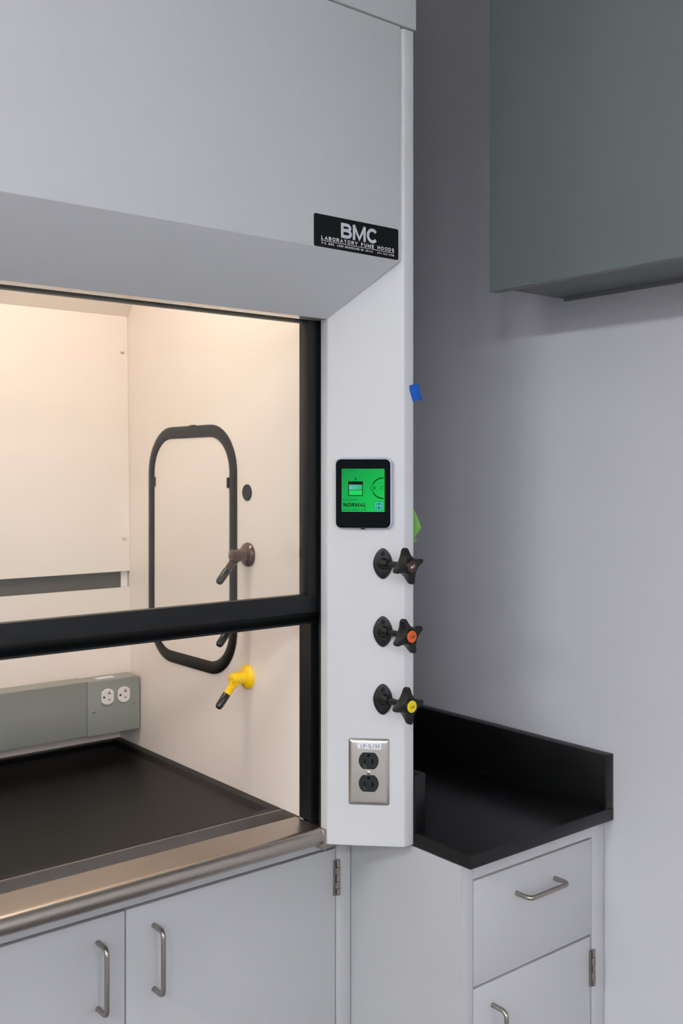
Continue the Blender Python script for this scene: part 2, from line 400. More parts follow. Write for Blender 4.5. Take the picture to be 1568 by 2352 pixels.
bm = new(); box(bm, XL-.002, XS+.002, YF-.004, YF+.012, Z(.7585), Z(1.2)); H('header_panel', bm, 'hood_paint', 0.001)
bm = new(); box(bm, XL+.001, XS-.001, YF+.012, 2.255, Z(1.19), Z(1.2)); H('roof_panel', bm, 'hood_paint')
# inner header and chamber
bm = new(); box(bm, mir(XJ), XJ, 1.4372, 1.4422, Z(.2606), Z(.76)); H('inner_header', bm, 'liner')
bm = new(); box(bm, mir(XJ), XJ, YBW, YBW+.008, Z(-.63), Z(.76)); H('rear_liner', bm, 'liner')
bm = new(); box(bm, mir(XJ)-.008, XJ+.008, 1.4372, YBW+.008, Z(.76), Z(.768)); H('chamber_ceiling', bm, 'liner')
# baffles, leaning back a touch
xb0, xb1 = mir(XJ)+.0006, XJ-.0006
def ybaf(z): return YB + 0.0125*(z+.22)/.57
def baffle(z0, z1, name='baffle_panel'):
    bm = new(); prism(bm, [(ybaf(z0), Z(z0)), (ybaf(z1), Z(z1)), (ybaf(z1)+.006, Z(z1)), (ybaf(z0)+.006, Z(z0))], xb0, xb1, 'x'); return H(name, bm, 'liner')
baffle(-.2258, .3535); baffle(-.545, -.2625)
bm = new(); y1 = ybaf(.3535); prism(bm, [(y1, Z(.3535)), (1.78, Z(.752)), (1.786, Z(.756)), (y1+.006, Z(.3575))], xb0, xb1, 'x'); H('top_baffle', bm, 'liner')
bm = new(); box(bm, mir(1.0613), 1.0613, YB+.009, YB+.011, Z(-.245-.045), Z(-.245+.045)); H('slot_screen', bm, 'perforated', label='dark perforated screen behind the exhaust slot')
for s in (1, -1):
    f = (lambda x: x) if s > 0 else mir
    x0, x1 = sorted((f(1.0613), f(1.0775))); bm = new(); box(bm, x0, x1, YB+.0068, YB+.03, Z(-.285), Z(-.205)); H('slot_bracket', bm, 'white_plastic')
    for z in (.274, -.149):
        bm = new(); lathe(bm, (f(1.0655), ybaf(z)+.001, Z(z)), (0, -1, 0), [(.0055, 0), (.0055, .003), (.0035, .006)], 16); H('standoff_knob', bm, 'cream_plastic')
# airfoil sill
nose = [(1.3975+.0155*math.cos(a), Z(-.6302)+.0155*math.sin(a)) for a in [PI/2+PI*1.12*i/18 for i in range(19)]]
bm = new()
prism(bm, [(1.463, Z(-.6167)), (1.463, Z(-.6147))] + nose + [(1.3975, Z(-.6430)), (1.3975, Z(-.6167))], mir(1.0744), 1.0744, 'x')
H('airfoil_sill', bm, 'steel', label='brushed stainless steel sill with a rounded nose')
bm = new()
prism(bm, [(1.5095, Z(-.6136)), (1.5065, Z(-.6136)), (1.5030, Z(-.644)), (1.456, Z(-.6440)), (1.456, Z(-.6452)), (1.5095, Z(-.6452))], mir(1.0790), 1.0790, 'x')
H('sill_apron', bm, 'steel')
# hood lamp
bm = new(); box(bm, .12, 1.00, 1.47, 1.71, Z(.722), Z(.7605)); lamp_box = H('hood_lamp_housing_offscreen', bm, 'frame_white', 0.002)
bm = new(); box(bm, .14, .98, 1.485, 1.695, Z(.716), Z(.7222)); H('hood_lamp_offscreen', bm, 'hood_diffuser', label='warm white lamp cover under the hood roof')
# sash
sash = obj('sash', (lambda b: (prism(b, [(1.4062, Z(-.213)), (1.4062, Z(-.2436)), (1.4225, Z(-.2590)), (1.4120, Z(-.2615)), (1.4120, Z(-.2650)), (1.4238, Z(-.2650)), (1.4238, Z(-.213))], mir(1.0900), 1.0900, 'x'), b)[1])(new()), 'black_rail', hood, 0.0006, 2,
           label='black sash rail with finger pull, half open', world=True)
for s in (1, -1):
    f = (lambda x: x) if s > 0 else mir
    x0, x1 = sorted((f(1.0578), f(1.0900)))
    bm = new(); box(bm, x0, x1, 1.4062, 1.4238, Z(-.2135), Z(.70)); o = obj('sash_stile', bm, 'black_rail', sash, 0.0006)
bm = new(); box(bm, mir(1.0585), 1.0585, 1.4135, 1.4185, Z(-.2135), Z(.70)); obj('pane', bm, 'pane_glass', sash, label='clear sliding glass pane')
# nameplate
bx0, bx1, bz0, bz1 = .9806, 1.1602, .3590, .4110
bw, bh = bx1-bx0, bz1-bz0
np_ = obj('nameplate', (lambda b: (loft(b, [(bw, bh, .003, 0), (bw, bh, .003, .0010)]), b)[1])(new()), 'badge_black', hood, label='black maker plate with silver lettering')
np_.matrix_parent_inverse = Matrix.Translation(-hood.location); np_.location = ((bx0+bx1)/2, yf-.0002, Z((bz0+bz1)/2))
def BX(f): return (f-.5)*bw
def BZ(f): return (.5-f)*bh
def btxt(s, f0, f1, g0, g1, bold, m, track=.26):
    obj('lettering', text_mesh(s, (f1-f0)*bw, (g1-g0)*bh, BX((f0+f1)/2), BZ((g0+g1)/2), .0013, bold, track), m, np_)
btxt('BMC', .300, .742, .140, .612, .215, 'print_silver', .13)
btxt('LABORATORY FUME HOODS', .078, .945, .655, .770, .21, 'print_white', .36)
btxt('P.O. BOX  4089 MUSKEGON MI 49444   231-733-1206', .082, .945, .845, .912, .20, 'print_white', .36)
bm = new(); flat(bm, rect(BX(.074), BX(.945), BZ(.808), BZ(.794)), .0013); obj('rule_line', bm, 'print_white', np_)

# ------------------------------------------------------------------ worktop of the hood
bm = new()
x0, x1, y0, y1 = mir(XJ)+.0005, XJ-.0005, 1.5096, YBW-.0005
def rc(i, z): return [(x0+i, y0+i, z), (x1-i, y0+i, z), (x1-i, y1-i, z), (x0+i, y1-i, z)]
rings(bm, [rc(0, Z(-.645)), rc(0, Z(-.6155)), rc(.0015, Z(-.614)), rc(.018, Z(-.614)), rc(.021, Z(-.6155)), rc(.030, Z(-.6215)), rc(.035, Z(-.6225))])
tag(obj('hood_worktop', bm, 'epoxy'), 'black dished worktop with raised rim inside the fume hood', 'worktop')

# ------------------------------------------------------------------ cabinets
def pull(bm, p, along, out, cc=.1016, proj=.032, r=.0040):
    p = Vector(p); a = Vector(along).normalized(); o = Vector(out).normalized(); br = .010; pts = []
    h = cc/2
    pts.append(p - a*h - o*.002); pts.append(p - a*h + o*(proj-br)*.5); pts.append(p - a*h + o*(proj-br))
    for i in range(1, 7):
        t = PI/2*i/6; pts.append(p - a*h + a*br*(1-math.cos(t)) + o*(proj-br+br*math.sin(t)))
    for i in range(0, 7):
        t = PI/2*i/6; pts.append(p + a*h - a*br*(1-math.sin(t)) + o*(proj-br+br*math.cos(t)))
    pts.append(p + a*h + o*(proj-br)*.5); pts.append(p + a*h - o*.002)
    tube(bm, pts, r, 16)
def hinge(par, x, y, z0, z1, r=.0042):
    """five-knuckle butt hinge: leaf and barrel"""
    n = 5; h = (z1-z0)/n
    hb = obj('hinge', (lambda b: (box(b, x-.0075, x-.0058, y-.0045, y+.004, z0, z1), b)[1])(new()), 'nickel', par, world=True)
    for i in range(n):
        bm = new(); lathe(bm, (x+.001, y-.0035, z0+i*h+.0002), (0, 0, 1), [(r*.95, 0), (r, .0002), (r, h-.0006), (r*.95, h-.0004)], 18)
        if i % 2: box(bm, x-.0062, x+.001, y-.0065, y-.003, z0+i*h+.0006, z0+(i+1)*h-.0006)
        obj('knuckle', bm, 'nickel', hb)
    return hb
def cabinet_body(par, xa, xb, yf_, yb_, ztop, stile_l, stile_r, rail_z, mat_='cab_paint', ends=True):
    """carcass with a front frame; openings are recessed"""
    bm = new(); box(bm, xa, xb, yf_+.018, yb_, Z(-1.435), ztop); box(bm, xa+.01, xb-.01, yf_+.07, yb_-.01, 0.0, Z(-1.435))
    obj('carcass', bm, mat_, par, world=True)
    bm = new(); box(bm, xa, xa+stile_l, yf_, yf_+.0181, Z(-1.435), ztop); obj('stile', bm, mat_, par, .0008, world=True)
    bm = new(); box(bm, xb-stile_r, xb, yf_, yf_+.0181, Z(-1.435), ztop); obj('stile', bm, mat_, par, .0008, world=True)
    bm = new(); box(bm, xa+stile_l, xb-stile_r, yf_+.0001, yf_+.0181, rail_z, ztop); obj('rail', bm, mat_, par, world=True)
    bm = new(); box(bm, xa+stile_l, xb-stile_r, yf_+.0001, yf_+.0181, Z(-1.435), Z(-1.40)); obj('rail', bm, mat_, par, world=True)

def hood_base(xa, xb, label, near):
    t = thing('base_cabinet', label, 'cabinet', ((xa+xb)/2, 1.8, 0))
    ztop = Z(-.6455)
    cabinet_body(t, xa, xb, YC, 2.25, ztop, .0333, .0333, Z(-.6824))
    ox0, ox1 = xa+.0333, xb-.0333; mid = (ox0+ox1)/2; zt, zb = Z(-.6824)-.0048, Z(-1.40)+.003
    for k, (a, b) in enumerate(((ox0+.0022, mid-.0012), (mid+.0012, ox1-.0026))):
        bm = new(); box(bm, a, b, YC-.0002, YC+.0178, zb, zt)
        d = obj('door', bm, 'cab_paint', t, .0012, 2, world=True)
        hx = (mid-.0469) if k == 0 else (mid+.0492)
        bm = new(); pull(bm, (hx, YC, Z(-.7747)), (0, 0, 1), (0, -1, 0)); obj('pull_handle', bm, 'nickel', d, label='brushed nickel D-shaped pull')
    hinge(t, ox1, YC, Z(-.7722), Z(-.7076))
    hinge(t, ox1, YC, Z(-1.36), Z(-1.295))
    return t
hood_base(.282, XS-.0036, 'light grey two-door steel cabinet below the fume hood with vertical pulls', True)
hood_base(XL, .2815, 'light grey steel cabinet under the far left end of the fume hood', False)

sc = thing('side_cabinet', 'narrow light grey steel cabinet with drawer over door, against the white wall', 'cabinet', ((XS+XW)/2, 1.7, 0))
xa, xb = XS-.0004, 1.5715
cabinet_body(sc, xa, xb, YR, 2.255, Z(-.6448), .0268, .0355, Z(-.6728))
ox0, ox1 = xa+.0268, xb-.0355
bm = new(); box(bm, xa-.0012, xa+.0002, YR-.0001, 2.254, Z(-1.435), Z(-.6448)); obj('end_panel', bm, 'cab_paint', sc, world=True)
bm = new(); box(bm, ox0+.0014, ox1-.0012, YR-.0002, YR+.0178, Z(-.8515), Z(-.6765)); dr = obj('drawer', bm, 'cab_paint', sc, .0012, 2, world=True)
bm = new(); pull(bm, (1.3796, YR, Z(-.7225)), (1, 0, 0), (0, -1, 0)); obj('pull_handle', bm, 'nickel', dr, label='brushed nickel D-shaped pull')
bm = new(); box(bm, ox0+.0010, ox1-.0045, YR-.0002, YR+.0178, Z(-1.397), Z(-.8555)); dd = obj('door', bm, 'cab_paint', sc, .0012, 2, world=True)
bm = new(); pull(bm, (1.2687, YR, Z(-.9454)), (0, 0, 1), (0, -1, 0)); obj('pull_handle', bm, 'nickel', dd, label='brushed nickel D-shaped pull')
hinge(sc, ox1-.0010, YR, Z(-.946), Z(-.880)); hinge(sc, ox1-.0010, YR, Z(-1.36), Z(-1.295))

ct = thing('side_countertop', 'black countertop with upright splash edges on the narrow side cabinet', 'countertop', ((XS+XW)/2, 1.7, Z(-.6447)))
bm = new(); box(bm, XS-.0006, XW-.0004, 1.150, WY-.001, Z(-.6447), Z(-.6210)); obj('slab', bm, 'epoxy_side', ct, .0018, 2, world=True)
bm = new(); box(bm, 1.5500, XW-.0004, 1.1505, WY-.001, Z(-.6210), Z(-.5216)); obj('backsplash', bm, 'epoxy_side', ct, .0016, 2, world=True)
bm = new(); box(bm, XS+.0002, 1.2200, 1.2815, WY-.001, Z(-.6210), Z(-.5222)); obj('side_splash', bm, 'epoxy_side', ct, .0012, 2, world=True)

bm = new(); tube(bm, [(1.5497, 1.156, Z(-.6208)), (1.5497, 1.70, Z(-.6208)), (1.5497, 2.26, Z(-.6208))], .0014, 8); obj('sealant_bead', bm, 'bead', ct, world=True)
wc = thing('wall_cabinet', 'grey-green flat-door cabinet hung high on the white wall', 'wall cabinet', (1.48, .8, Z(.332)))
bm = new(); box(bm, 1.4128, XW-.0004, .30, 1.2665, Z(.3345), Z(1.19)); obj('carcass', bm, 'wall_box', wc, .0008, 2, world=True)
bm = new(); box(bm, 1.3895, 1.4125, .29, 1.2905, Z(.3305), Z(1.20)); obj('door', bm, 'wall_door', wc, .0016, 2, world=True)
bm = new(); box(bm, 1.566, XW-.0004, .32, 1.2600, Z(.3285), Z(.3346)); obj('scribe_strip', bm, 'wall_box', wc, world=True)

# ------------------------------------------------------------------ things on the slanted face of the right post
S2 = math.sqrt(.5)
K45 = 2.4593                       # x + y on the slanted face
def on_face(x, zrel, out=0.0): return (x - S2*out, K45-x - S2*out, Z(zrel))
R45 = -PI/4

# display
def monitor():
    t = thing('hood_monitor', 'black airflow display with lit green screen on the white post', 'display', on_face(1.1246, -.0375), R45)
    fw, fh = .0930, .1170
    bm = new(); loft(bm, [(fw+.0035, fh+.0030, .010, 0), (fw+.0045, fh+.004, .0105, .003), (fw+.0035, fh+.003, .010, .0075), (fw+.0012, fh+.0012, .009, .0090)], .0012, .0006); obj('case', bm, 'rim_silver', t)
    bm = new(); loft(bm, [(fw, fh, .009, .0080), (fw, fh, .009, .0102), (fw-.0012, fh-.0012, .0085, .0108)]); obj('bezel', bm, 'bezel', t)
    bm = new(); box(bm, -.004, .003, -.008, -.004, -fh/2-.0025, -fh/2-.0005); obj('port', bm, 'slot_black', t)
    sw = .0735; u = sw/1395; ox, oz = 0.0, .0055
    def X(a): return ox + (a-782.5)*u
    def Y(b): return oz - (b-847.5)*u
    bm = new(); loft(bm, [(sw, sw, .0016, .0104), (sw, sw, .0016, .0110)], ox, oz); s = obj('screen', bm, 'green_display', t, label='glowing green screen')
    D = .0112
    def shape(name, m, pts, d=D):
        bm = new(); flat(bm, [(X(a), Y(b)) for a, b in pts], d); return obj(name, bm, m, s, smooth=False)
    def bars(name, m, rr, d=D):
        bm = new()
        for a0, a1, b0, b1 in rr: flat(bm, rect(X(a0), X(a1), Y(b1), Y(b0)), d)
        return obj(name, bm, m, s, smooth=False)
    bars('sash_icon_light', 'ui_light', [(325, 758, 845, 1005)])
    bars('sash_icon_glass', 'ui_glass', [(325, 758, 660, 832)])
    bars('sash_icon_frame', 'ui_black', [(303, 778, 560, 663), (303, 327, 663, 1028), (756, 778, 663, 1028), (327, 756, 1004, 1028)], D+.0002)
    bars('sash_icon_line', 'ui_mid', [(327, 756, 832, 848)], D+.0002)
    shape('arrow_icon', 'ui_dark', [(540, 438), (572, 492), (548, 500), (546, 548), (534, 548), (532, 500), (508, 492)])
    def arc(a0, a1, r0x, r0y, r1x, r1y, n=18):
        o = []; i_ = []
        for i in range(n+1):
            a = math.radians(a0+(a1-a0)*i/n)
            o.append((1450+r0x*math.cos(a), 778-r0y*math.sin(a))); i_.append((1450+r1x*math.cos(a), 778-r1y*math.sin(a)))
        return o + i_[::-1]
    shape('gauge_arc', 'ui_dark', arc(90, 157.5, 392, 350, 360, 318)); shape('gauge_arc', 'ui_dark', arc(202.5, 270, 392, 350, 360, 318))
    shape('gauge_marker', 'ui_dark', arc(164, 196, 420, 345, 330, 300)); shape('gauge_marker_fill', 'ui_light', arc(166, 194, 400, 330, 352, 318), D+.0002)
    shape('pointer_icon', 'ui_dark', [(1138, 775), (1192, 745), (1192, 803)])
    shape('moon_icon', 'ui_mid', [(150, 262), (138, 290), (142, 320), (160, 345), (188, 350), (206, 336), (184, 332), (166, 316), (158, 292)])
    bars('status_line', 'ui_faint', [(135, 185, 196, 224), (192, 240, 196, 224), (247, 318, 196, 224), (340, 372, 196, 224), (380, 425, 196, 224), (432, 540, 196, 224)])
    def txt(b, a0, a1, b0, b1, m, bold): obj('lettering', text_mesh(b, (a1-a0)*u, (b1-b0)*u, X((a0+a1)/2), Y((b0+b1)/2), D+.0001, bold), m, s)
    txt('OCCUPIED', 130, 615, 1122, 1190, 'ui_mid', .15); txt('NORMAL', 145, 895, 1255, 1385, 'ui_dark', .20)
    txt('SASH OPEN 43%', 140, 885, 1445, 1512, 'ui_mid', .15)
    txt('100', 1312, 1462, 707, 768, 'ui_mid', .12); txt('FPM', 1300, 1458, 785, 838, 'ui_mid', .12)
    def rb(a0, a1, b0, b1, r): return [((a0+a1)/2+p[0], (b0+b1)/2+p[1]) for p in rrect(a1-a0, b1-b0, r, 4)]
    shape('button_border', 'ui_teal_dark', rb(1158, 1448, 1217, 1483, 34)); shape('button', 'ui_teal', rb(1170, 1436, 1229, 1471, 28), D+.0002)
    bars('button_icon', 'ui_teal_dark', [(1213, 1232, 1278, 1440), (1376, 1394, 1278, 1440), (1213, 1394, 1422, 1440), (1213, 1262, 1278, 1294), (1345, 1394, 1278, 1294)], D+.0004)
    shape('button_arrow', 'ui_black', [(1302, 1240), (1324, 1276), (1312, 1330), (1292, 1330), (1280, 1276)], D+.0005)
    shape('button_flow', 'ui_teal_dark', [(1302, 1348), (1352, 1422), (1252, 1422)], D+.0004)
monitor()

# receptacle outline: circle with two flats
def recep(r, flatz, n=40, turn=False):
    pts = []
    for i in range(n):
        a = 2*PI*i/n; x, z = r*math.cos(a), max(-flatz, min(flatz, r*math.sin(a))); pts.append((z, x) if turn else (x, z))
    return pts if not turn else pts[::-1]
def duplex():
    t = thing('power_outlet', 'stainless steel outlet plate with two black sockets on the white post', 'outlet', on_face(1.1311, -.5140), R45)
    bm = new(); w_, h_ = .0700, .1143
    loft(bm, [(w_, h_, .0032, -.0005), (w_, h_, .0032, .0010), (w_-.0014, h_-.0014, .003, .0022), (w_-.006, h_-.006, .0026, .0040), (w_-.011, h_-.011, .002, .0050), (w_-.016, h_-.016, .0016, .0053)], n=5)
    obj('plate', bm, 'steel_plate', t)
    for k, cz in enumerate((.0200, -.0186)):
        bm = new(); pr = recep(.0170, .0141)
        rings(bm, [[(x, -.0045, z+cz) for x, z in pr], [(x, -.0066, z+cz) for x, z in pr], [(x*.965, -.0072, z*.965+cz) for x, z in pr]])
        r = obj('socket', bm, 'socket_black', t, label='black socket face')
        D = .0073
        for nm, pts in (('ground_hole_shade', [(-.0026, .0078), (.0026, .0078), (.0026, .0098), (.0015, .0118), (-.0015, .0118), (-.0026, .0098)]),
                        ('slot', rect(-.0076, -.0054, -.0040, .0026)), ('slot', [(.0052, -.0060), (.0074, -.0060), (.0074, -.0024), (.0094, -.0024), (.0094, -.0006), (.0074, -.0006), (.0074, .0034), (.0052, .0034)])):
            bm = new(); flat(bm, [(x, z+cz) for x, z in pts], D); obj(nm, bm, 'slot_black', r, smooth=False)  # flat black shapes paint the shade inside the socket openings
        tris = ([(-.0092, -.0112), (-.0014, -.0112), (-.0066, -.0044), (-.0086, -.0044)], [(.0014, -.0112), (.0082, -.0112), (.0082, -.0064)])
        for pts in tris:                            # glossy slanted guide facets, leaning out at the foot
            zl, zh = min(p_[1] for p_ in pts), max(p_[1] for p_ in pts); bm = new()
            F_ = [bm.verts.new((x, -D-.0002-.0022*(zh-z)/(zh-zl), z+cz)) for x, z in pts]; K_ = [bm.verts.new((x, -D+.0006, z+cz)) for x, z in pts]
            bm.faces.new(F_); bm.faces.new(K_)
            for i in range(len(pts)): bm.faces.new((F_[i], F_[(i+1) % len(pts)], K_[(i+1) % len(pts)], K_[i]))
            obj('guide_facet', bm, 'shutter', r, smooth=False)
    bm = new(); lathe(bm, (0, -.0052, -.0006), (0, -1, 0), [(.0038, 0), (.0038, .0004), (.0028, .0012), (.001, .0015)], 20); sc_ = obj('screw', bm, 'steel_plate', t)
    bm = new(); flat(bm, rect(-.0022, .0022, -.0011, -.0002), .0068); obj('screw_slot_shade', bm, 'slot_shade', sc_, smooth=False)  # flat dark sheet, shade of the slot put into its colour
    bm = new(); flat(bm, [(-.0193, .0408), (.0213, .0394), (.0213, .0506), (-.0193, .0514)], .0056); lb = obj('label_strip', bm, 'label_white', t, smooth=False, label='white printed circuit label')
    obj('lettering', text_mesh('LP-1L/33', .0318, .0060, .0026, .0452, .0059, .13, .22), 'print_dark', lb)
duplex()

# remote gas valves: stems point straight out of the hood front
def star_ring(scale, ydepth, n_tip=5, n_side=7, turn=0.0):
    """outline of a four-armed knob; ydepth(r) gives the depth at radius r"""
    out = []
    R, hw = .0318*scale, .0037*scale
    for k in range(4):
        a = PI/2*k + turn; ca, sa = math.cos(a), math.sin(a); loc = []
        for i in range(n_tip+1):
            t = -PI/2 + PI*i/n_tip; loc.append((R-hw+hw*math.cos(t), hw*math.sin(t)))
        p0 = Vector((R-hw, hw)); p2 = Vector((hw, R-hw)); c_ = Vector((.0052*scale, .0052*scale))
        for i in range(1, n_side+1):
            t = i/(n_side+1); q = p0*(1-t)**2 + c_*2*t*(1-t) + p2*t*t; loc.append((q.x, q.y))
        for x, z in loc:
            X_, Z_ = x*ca - z*sa, x*sa + z*ca
            out.append((X_, ydepth(math.hypot(x, z)), Z_))
    return out
def valve(zrel, turn, cap, word, wordm, label):
    t = thing('gas_valve', label, 'valve', on_face(1.1480, zrel), 0, 'gas valves on the post')
    rot = Matrix.Rotation(R45, 4, 'Z')
    pr = []
    for i in range(48):
        a = 2*PI*i/48; c, s = math.cos(a), math.sin(a); e = 2/1.72
        pr.append((.0166*math.copysign(abs(c)**e, c), .0262*math.copysign(abs(s)**e, s)))
    bm = new(); rings(bm, [[(x*k, -d, z*k) for x, z in pr] for k, d in ((1, -.0003), (1, .0028), (.97, .0038), (.80, .0048), (.52, .0052))]); bm.transform(rot)
    obj('flange', bm, 'black_plastic', t)
    for sz in (.0178, -.0178):
        bm = new(); lathe(bm, (0, -.0044, sz), (0, -1, 0), [(.0036, 0), (.0034, .0012), (.0022, .0020), (.0018, .0012)], 16); bm.transform(rot); obj('screw', bm, 'vinyl_cap', t)
    rr = []
    for i in range(9):                                # hump that turns from the slanted flange to the stem
        q = i/8; e = q*q*(3-2*q); u_ = Vector((S2, -S2, 0)).lerp(Vector((1, 0, 0)), e).normalized()
        c_ = Vector((0, -.0005-.0155*q, 0)) + Vector((-S2, -S2, 0))*.0042*(1-q)
        ra = .0042*(1-q)**1.5 + .0072; rz = .0032*(1-q)**1.5 + .0072
        rr.append([c_ + u_*(ra*math.cos(2*PI*k/28)) + Vector((0, 0, 1))*(rz*math.sin(2*PI*k/28)) for k in range(28)])
    rr.append([c_ + Vector((1, 0, 0))*(.0060*math.cos(2*PI*k/28)) + Vector((0, 0, 1))*(.0060*math.sin(2*PI*k/28)) for k in range(28)])
    bm = new(); rings(bm, rr); obj('boss', bm, 'black_plastic', t)
    bm = new(); cyl(bm, (0, -.004, 0), (0, -.064, 0), .0054, 20); obj('stem', bm, 'black_plastic', t)
    yk = -.0715
    def front(r): return yk + (0.0 if r < .011 else (r-.011)*.14)
    def back(r): return yk + (.0215 if r < .010 else .0215-(r-.010)*.42)
    bm = new()
    R0 = star_ring(1.0, lambda r: front(r)+.0010, turn=turn); R1 = star_ring(.965, front, turn=turn)
    B0 = star_ring(1.0, lambda r: back(r)-.0010, turn=turn); B1 = star_ring(.965, back, turn=turn)
    V = [[bm.verts.new(p) for p in r] for r in (B1, B0, R0, R1)]; n = len(V[0])
    for a, b in zip(V, V[1:]):
        for i in range(n): bm.faces.new((a[i], a[(i+1) % n], b[(i+1) % n], b[i]))
    for ring, y in ((V[0], back(0)), (V[-1], front(0))):
        c_ = bm.verts.new((0, y, 0))
        for i in range(n): bm.faces.new((ring[i], ring[(i+1) % n], c_))
    obj('knob', bm, 'black_plastic', t, label='black four-armed star knob')
    bm = new(); lathe(bm, (0, yk+.004, 0), (0, -1, 0), [(.0124, 0), (.0122, .0038), (.0112, .0052)], 36); obj('knob_hub', bm, 'black_plastic', t)
    bm = new(); lathe(bm, (0, yk, 0), (0, -1, 0), [(.0101, 0), (.0101, .0019), (.0094, .0027)], 40); c_ = obj('knob_cap', bm, cap, t, label='round coloured button with lettering')
    me = text_mesh(word, .0098, .0043, 0.0, 0, 0, .20, .2)
    me.transform(Matrix.Translation((.0008, yk-.0029, -.0004)) @ Matrix.Rotation(-math.radians(14), 4, 'Y'))
    obj('lettering', me, wordm, c_)
D2R = PI/180
valve(-.1573, 15*D2R, 'brown_cap', 'NIT', 'print_white', 'black star-handled gas valve with brown NIT button below the display')
valve(-.2735, 22*D2R, 'orange', 'AIR', 'print_dark', 'black star-handled gas valve with orange AIR button')
valve(-.3893, 6*D2R, 'yellow_cap', 'VAC', 'print_dark', 'black star-handled gas valve with yellow VAC button above the outlet plate')

# ------------------------------------------------------------------ things on the right side liner (facing -X)
RW = -PI/2
def on_liner(y, zrel): return (XJ, y, Z(zrel))
def fitting(y, zrel, m, label):
    t = thing('gas_outlet', label, 'gas fitting', on_liner(y, zrel), RW, 'gas outlets in the hood')
    bm = new(); lathe(bm, (0, .0004, 0), (0, -1, 0), [(.0232, 0), (.0236, .002), (.0226, .005), (.0190, .0085), (.0150, .0100), (.0125, .0112)], 40); obj('flange', bm, m, t)
    bm = new(); lathe(bm, (0, -.008, 0), (0, -1, 0), [(.0130, 0), (.0122, .006), (.0118, .027), (.0106, .0302), (.0086, .0314)], 32); obj('body', bm, m, t)
    d = Vector((0, -math.cos(50*D2R), -math.sin(50*D2R))); o = Vector((0, -.0275, -.0030))
    pf = [(.0098, 0), (.0098, .008), (.0086, .0090), (.0086, .0115)]
    for i in range(5):
        h = .012+.0042*i; pf += [(.0060, h), (.0079-.0002*i, h+.0008), (.0062, h+.0040)]
    bm = new(); lathe(bm, o, d, pf, 24); obj('hose_barb', bm, m, t)
    bm = new(); lathe(bm, o + d*.0310, d, [(.0074, 0), (.0076, .0006), (.0072, .0252), (.0058, .0297), (.0032, .0314)], 24); obj('barb_cap', bm, 'vinyl_cap', t, label='black vinyl cap')
fitting(1.6235, -.1586, 'brown', 'glossy brown hose outlet with black cap inside the hood')
fitting(1.6235, -.2755, 'orange', 'hose outlet behind the black sash rail, only its black cap showing')
fitting(1.6250, -.3918, 'yellow', 'bright yellow hose outlet with black cap inside the hood')
bm = new(); lathe(bm, (0, .0003, 0), (0, -1, 0), [(.0158, 0), (.0158, .0015), (.0146, .0026)], 36)
pl = obj('hole_plug', bm, 'rubber'); pl.location = on_liner(1.6270, -.0400); pl.rotation_euler = (0, 0, RW)
tag(pl, 'round black plug set in the cream hood wall', 'plug')

def access():
    # gasketed removable panel; local x runs towards the sash
    y0_, y1_, z0_, z1_ = 1.6620, 2.0150, -.4060, .0945
    t = thing('access_panel', 'cream access panel framed by a black rounded gasket in the hood side wall', 'panel', on_liner((y0_+y1_)/2, (z0_+z1_)/2), RW)
    w_, h_ = y1_-y0_, z1_-z0_
    def ring(i, d): return [(p[0], -d, p[1]) for p in rrect(w_-2*i, h_-2*i, .098-i, 12)]
    bm = new()
    V = [[bm.verts.new(p) for p in ring(i, d)] for i, d in ((0, -.0002), (0, .002), (.003, .0042), (.009, .0056), (.017, .0056), (.022, .0042), (.0250, .002), (.0250, -.0002))]
    n = len(V[0])
    for a, b in zip(V, V[1:]+V[:1]):
        for i in range(n): bm.faces.new((a[i], a[(i+1) % n], b[(i+1) % n], b[i]))
    obj('gasket', bm, 'rubber', t, label='black rubber gasket')
    bm = new(); rings(bm, [[(p[0], -d, p[1]) for p in rrect(w_-.050, h_-.050, .0730, 12)] for d in (-.0002, .0012)]); obj('panel', bm, 'liner', t)
    for x in (w_/2-.0275, -w_/2+.0275):
        bm = new(); box(bm, x-.0025, x+.0025, -.0055, -.0005, .1235, .1440); obj('tab', bm, 'rubber', t)
    bm = new(); box(bm, .004, .022, -.005, -.0005, h_/2-.0006, h_/2+.0012); obj('tab', bm, 'rubber', t)
access()

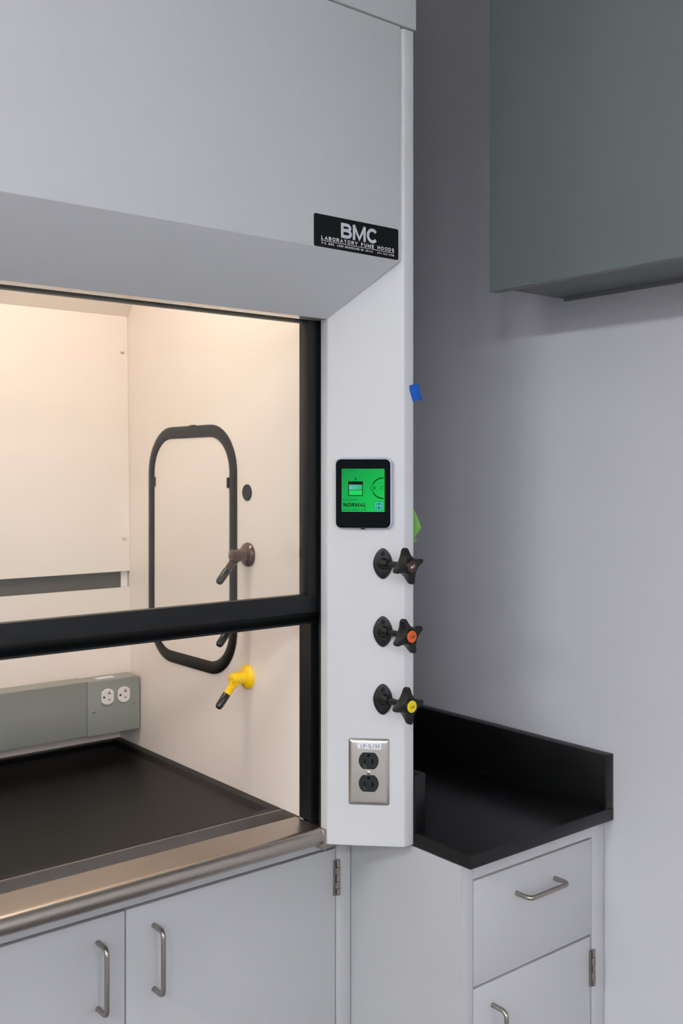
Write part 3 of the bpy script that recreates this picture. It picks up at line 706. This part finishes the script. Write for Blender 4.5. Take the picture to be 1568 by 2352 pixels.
# ------------------------------------------------------------------ raceway on the rear baffle
def raceway():
    t = thing('outlet_raceway', 'grey-green metal raceway box with two white sockets along the hood back wall', 'raceway', (.90, YB, Z(-.516)))
    y = 2.0525
    def bar(xa, xb, yf_, z0, z1, r=.008):
        bm = new()
        pr = [(xa, z0), (xb, z0)] + [(xb-r+r*math.cos(a), z1-r+r*math.sin(a)) for a in [PI/2*i/6 for i in range(7)]] + [(xa, z1)]
        prism(bm, pr, yf_, YB-.004, 'y'); return bm
    bm = bar(mir(1.0755), .9525, y+.0022, Z(-.5725), Z(-.4530), .002); obj('raceway_cover', bm, 'raceway', t, .0022, 3, world=True)
    bx = obj('outlet_box', bar(.9522, 1.0765, y, Z(-.5740), Z(-.4545)), 'raceway', t, .0022, 3, world=True)
    for cx in (.9980, 1.0367):
        bm = new(); pr = recep(.0172, .0142, turn=True); cz = Z(-.4920)
        rings(bm, [[(cx+x, y+.001, cz+z) for x, z in pr], [(cx+x, y-.0024, cz+z) for x, z in pr], [(cx+x*.95, y-.0034, cz+z*.95) for x, z in pr]])
        s = obj('socket', bm, 'white_plastic', t, label='white socket face', world=True)
        for nm, pts in (('ground_hole_shade', [(cx-.0094+.0024*math.cos(a), cz+.0024*math.sin(a)) for a in [2*PI*i/10 for i in range(10)]]),
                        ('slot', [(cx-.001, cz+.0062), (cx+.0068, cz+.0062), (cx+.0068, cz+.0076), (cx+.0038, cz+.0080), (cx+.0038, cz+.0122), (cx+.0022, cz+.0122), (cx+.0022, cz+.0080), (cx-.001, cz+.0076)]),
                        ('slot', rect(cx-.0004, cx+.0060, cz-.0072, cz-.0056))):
            bm = new(); prism(bm, pts, y-.0037, y-.0033, 'y'); obj(nm, bm, 'slot_black', s, smooth=False)  # holes are thin black sheets with their shade painted in
    for cx, cz in ((.9665, -.5195), (1.0625, -.5125)):
        bm = new(); lathe(bm, (cx, y+.0005, Z(cz)), (0, -1, 0), [(.0032, 0), (.0030, .0014), (.0016, .0024)], 16); obj('screw', bm, 'nickel', t, world=True)
    bm = new(); box(bm, .9830, 1.0230, 2.068, 2.084, Z(-.4545), Z(-.4542)); obj('label_strip', bm, 'label_white', t, world=True, smooth=False)
raceway()

# ------------------------------------------------------------------ scraps of tape
def tape(name, grid, th, m, label):
    """thin curled strip given as a grid of points, with real thickness"""
    bm = new(); V = [[bm.verts.new(p) for p in r] for r in grid]
    for a, b in zip(V, V[1:]):
        for i in range(len(a)-1): bm.faces.new((a[i], a[i+1], b[i+1], b[i]))
    bmesh.ops.recalc_face_normals(bm, faces=bm.faces)
    bmesh.ops.solidify(bm, geom=bm.faces[:], thickness=th)
    return tag(obj(name, bm, m), label, 'tape')
yt = YF-.0007
tape('blue_tape', [[(1.1853, yt, Z(.1475)), (1.1905, yt, Z(.1490)), (1.1960, yt-.0004, Z(.1500)), (1.2035, yt+.001, Z(.1510)), (1.2105, yt+.004, Z(.1500))],
                   [(1.1855, yt, Z(.1400)), (1.1905, yt, Z(.1400)), (1.1962, yt-.0005, Z(.1400)), (1.2045, yt-.002, Z(.1395)), (1.2125, yt+.003, Z(.1380))],
                   [(1.1890, yt, Z(.1310)), (1.1925, yt, Z(.1305)), (1.1962, yt-.0005, Z(.1300)), (1.2055, yt-.003, Z(.1300)), (1.2145, yt+.002, Z(.1285))],
                   [(1.1945, yt, Z(.1190)), (1.1953, yt, Z(.1185)), (1.1963, yt-.0004, Z(.1200)), (1.2060, yt-.001, Z(.1245)), (1.2190, yt+.002, Z(.1215))]], .0004,
     'blue_tape', 'torn scrap of blue tape on the edge of the white hood post')
xg = XS+.0006
tape('green_tape', [[(xg, 1.3020, Z(-.0645)), (xg+.0045, 1.2925, Z(-.0650)), (xg+.0060, 1.2912, Z(-.0665))],
                    [(xg, 1.3040, Z(-.0760)), (xg+.0070, 1.2920, Z(-.0760)), (xg+.0110, 1.2900, Z(-.0770))],
                    [(xg, 1.3040, Z(-.0880)), (xg+.0100, 1.2920, Z(-.0880)), (xg+.0165, 1.2890, Z(-.0890))],
                    [(xg, 1.3040, Z(-.1000)), (xg+.0110, 1.2900, Z(-.1000)), (xg+.0205, 1.2890, Z(-.0975))],
                    [(xg, 1.3020, Z(-.1080)), (xg+.0080, 1.2890, Z(-.1090)), (xg+.0215, 1.2930, Z(-.1005))],
                    [(xg, 1.3010, Z(-.1140)), (xg+.0060, 1.2910, Z(-.1140)), (xg+.0150, 1.3010, Z(-.1050))],
                    [(xg, 1.3000, Z(-.1165)), (xg+.0062, 1.2930, Z(-.1160)), (xg+.0100, 1.2960, Z(-.1150))],
                    [(xg, 1.3000, Z(-.1230)), (xg+.0100, 1.2930, Z(-.1225)), (xg+.0165, 1.2960, Z(-.1195))]], .0004,
     'green_tape', 'curled scrap of green tape on the outer side of the fume hood')
